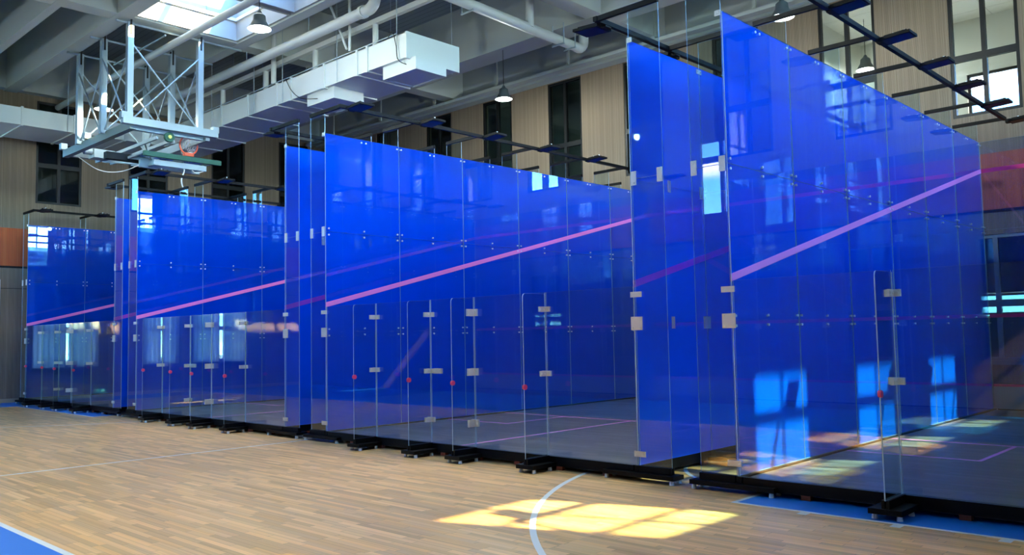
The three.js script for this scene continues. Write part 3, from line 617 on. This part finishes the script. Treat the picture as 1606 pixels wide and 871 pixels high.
{
  const t = thing('roof_pipe', 'thin white pipe crossing below the skylight behind the hoop posts', 'pipe', [-16, 9.0, 1.0]);
  part(t, 'pipe_run', rod([-23.8, 9.0, 0.97], [-8, 9.0, 0.97], 0.085, 20), M.pipe);
  for (const x of [-20, -14, -10]) part(t, 'hanger_rod', rod([x, 9.05, 0.97], [x, YT, 0.97], 0.01), M.galv);
  const u = thing('roof_pipe', 'thick white pipe above the air duct, ending in an elbow', 'pipe', [-13, 9.0, 3.1]);
  part(u, 'pipe_run', rod([-21.5, 9.0, 3.12], [-10.75, 9.0, 3.12], 0.12, 24), M.pipe);
  part(u, 'elbow', tube([[-10.8, 9.0, 3.12], [-10.55, 9.0, 3.12], [-10.38, 9.1, 3.12], [-10.33, 9.4, 3.12], [-10.33, 9.9, 3.12]], 0.13, 24, 16), M.pipe);
  part(u, 'elbow_collar', rod([-10.84, 9.0, 3.12], [-10.74, 9.0, 3.12], 0.15, 24), M.pipe);
  for (const x of [-19, -16, -13]) part(u, 'hanger_rod', rod([x, 9.05, 3.12], [x, YT, 3.12], 0.012), M.galv);
  const v = thing('roof_pipe', 'thin white square rail behind the thick pipe, on short posts over the duct', 'pipe', [-13, 9.0, 3.8]);
  part(v, 'rail', bx(-21.5, -7.5, 8.94, 9.06, 3.64, 3.76), M.pipe);
  for (const x of [-18.4, -16.0, -13.6, -11.1]) part(v, 'post', rod([x, 8.36, 3.7], [x, 8.95, 3.7], 0.07, 14), M.pipe);
  const w = thing('roof_pipe', 'large white pipe with an elbow running towards the far wall, top centre', 'pipe', [-9, 9.0, 6.5]);
  part(w, 'pipe_run', rod([-8.72, 9.0, 2.95], [-8.95, 9.0, 8.5], 0.12, 24), M.pipe);
  part(w, 'elbow', tube([[-8.95, 9.0, 8.45], [-8.95, 9.0, 8.66], [-8.95, 9.12, 8.8], [-8.95, 9.5, 8.82], [-8.95, 10.6, 8.82]], 0.13, 24, 16), M.pipe);
  part(w, 'riser', rod([-8.82, 9.0, 6.6], [-8.82, 10.8, 6.6], 0.1, 16), M.pipe);
  for (const d of [4.6, 7.75, 8.2]) part(w, 'pipe_strap', merge([rod([-9.09, 8.86, d], [-9.09, 9.4, d], 0.015), rod([-8.73, 8.86, d], [-8.73, 9.4, d], 0.015), bx(-9.11, -8.71, 8.85, 8.88, d - 0.02, d + 0.02)]), M.galv);
  const q = thing('cable_tray', 'slim painted cable tray hung along the far wall above its windows', 'cable tray', [-8, 9.2, 10.0]);
  part(q, 'tray', bx(XL + 0.3, XR - 0.2, 9.15, 9.24, 10.05, 10.3), M.paint);
  for (let x = -22.2; x < 6; x += 2.9) part(q, 'hanger_rod', bx(x - 0.05, x + 0.05, 9.24, YT, 10.15, 10.2), M.paint);
  // drop pole and braced hanger in front of the duct
  const h = thing('duct_hanger', 'white post with a slanting brace standing on the air duct edge', 'hanger', [-11.7, 8.4, 3.42]);
  part(h, 'post', rod([-11.73, 8.4, 3.42], [-11.73, YT, 3.42], 0.035, 12), M.pipe);
  part(h, 'brace', rod([-11.77, 8.44, 3.36], [-12.6, 10.0, 3.36], 0.03, 10), M.pipe);
  const k = thing('duct_hanger', 'thick white post between roof beam and air duct, left of the brace', 'hanger', [-15.35, 8.42, 3.55]);
  part(k, 'post', rod([-15.35, 8.42, 3.55], [-15.35, YT, 3.55], 0.07, 14), M.pipe);
}

// ---------------------------------------------------------------- low exit sign on the left wall
{
  const t = thing('exit_sign', 'small green glowing exit sign low on the left wall', 'exit sign', [XL + 0.03, YG + 0.2, 2.52]);
  part(t, 'sign_face', bx(XL + 0.002, XL + 0.04, YG + 0.13, YG + 0.28, 2.33, 2.71), M.exitGreen);
  const s = new THREE.Shape([[0.02, 0.025], [0.1, 0.025], [0.1, 0.05], [0.15, 0], [0.1, -0.05], [0.1, -0.025], [0.02, -0.025]].map((p) => new THREE.Vector2(...p)));
  const g = new THREE.ExtrudeGeometry(s, { depth: 0.004, bevelEnabled: false }); g.rotateY(Math.PI / 2); g.scale(1, 1, 1); g.translate(XL + 0.039, YG + 0.205 + H0, -2.52); 
  part(t, 'arrow', g, M.exitMark);
  part(t, 'running_figure', merge([rod([XL + 0.042, YG + 0.245, 2.43], [XL + 0.042, YG + 0.25, 2.44], 0.012), bar([XL + 0.042, YG + 0.235, 2.43], [XL + 0.042, YG + 0.19, 2.42], 0.018, 0.006), bar([XL + 0.042, YG + 0.19, 2.42], [XL + 0.042, YG + 0.15, 2.38], 0.012, 0.006), bar([XL + 0.042, YG + 0.19, 2.42], [XL + 0.042, YG + 0.155, 2.47], 0.012, 0.006), bar([XL + 0.042, YG + 0.225, 2.39], [XL + 0.042, YG + 0.215, 2.48], 0.01, 0.006)]), M.exitMark);
  const p = new THREE.PointLight(0x30ffb0, 0.03, 0, 2); p.position.set(0.12, 0, 0); t.add(p);
}

renderer.render(scene, camera);
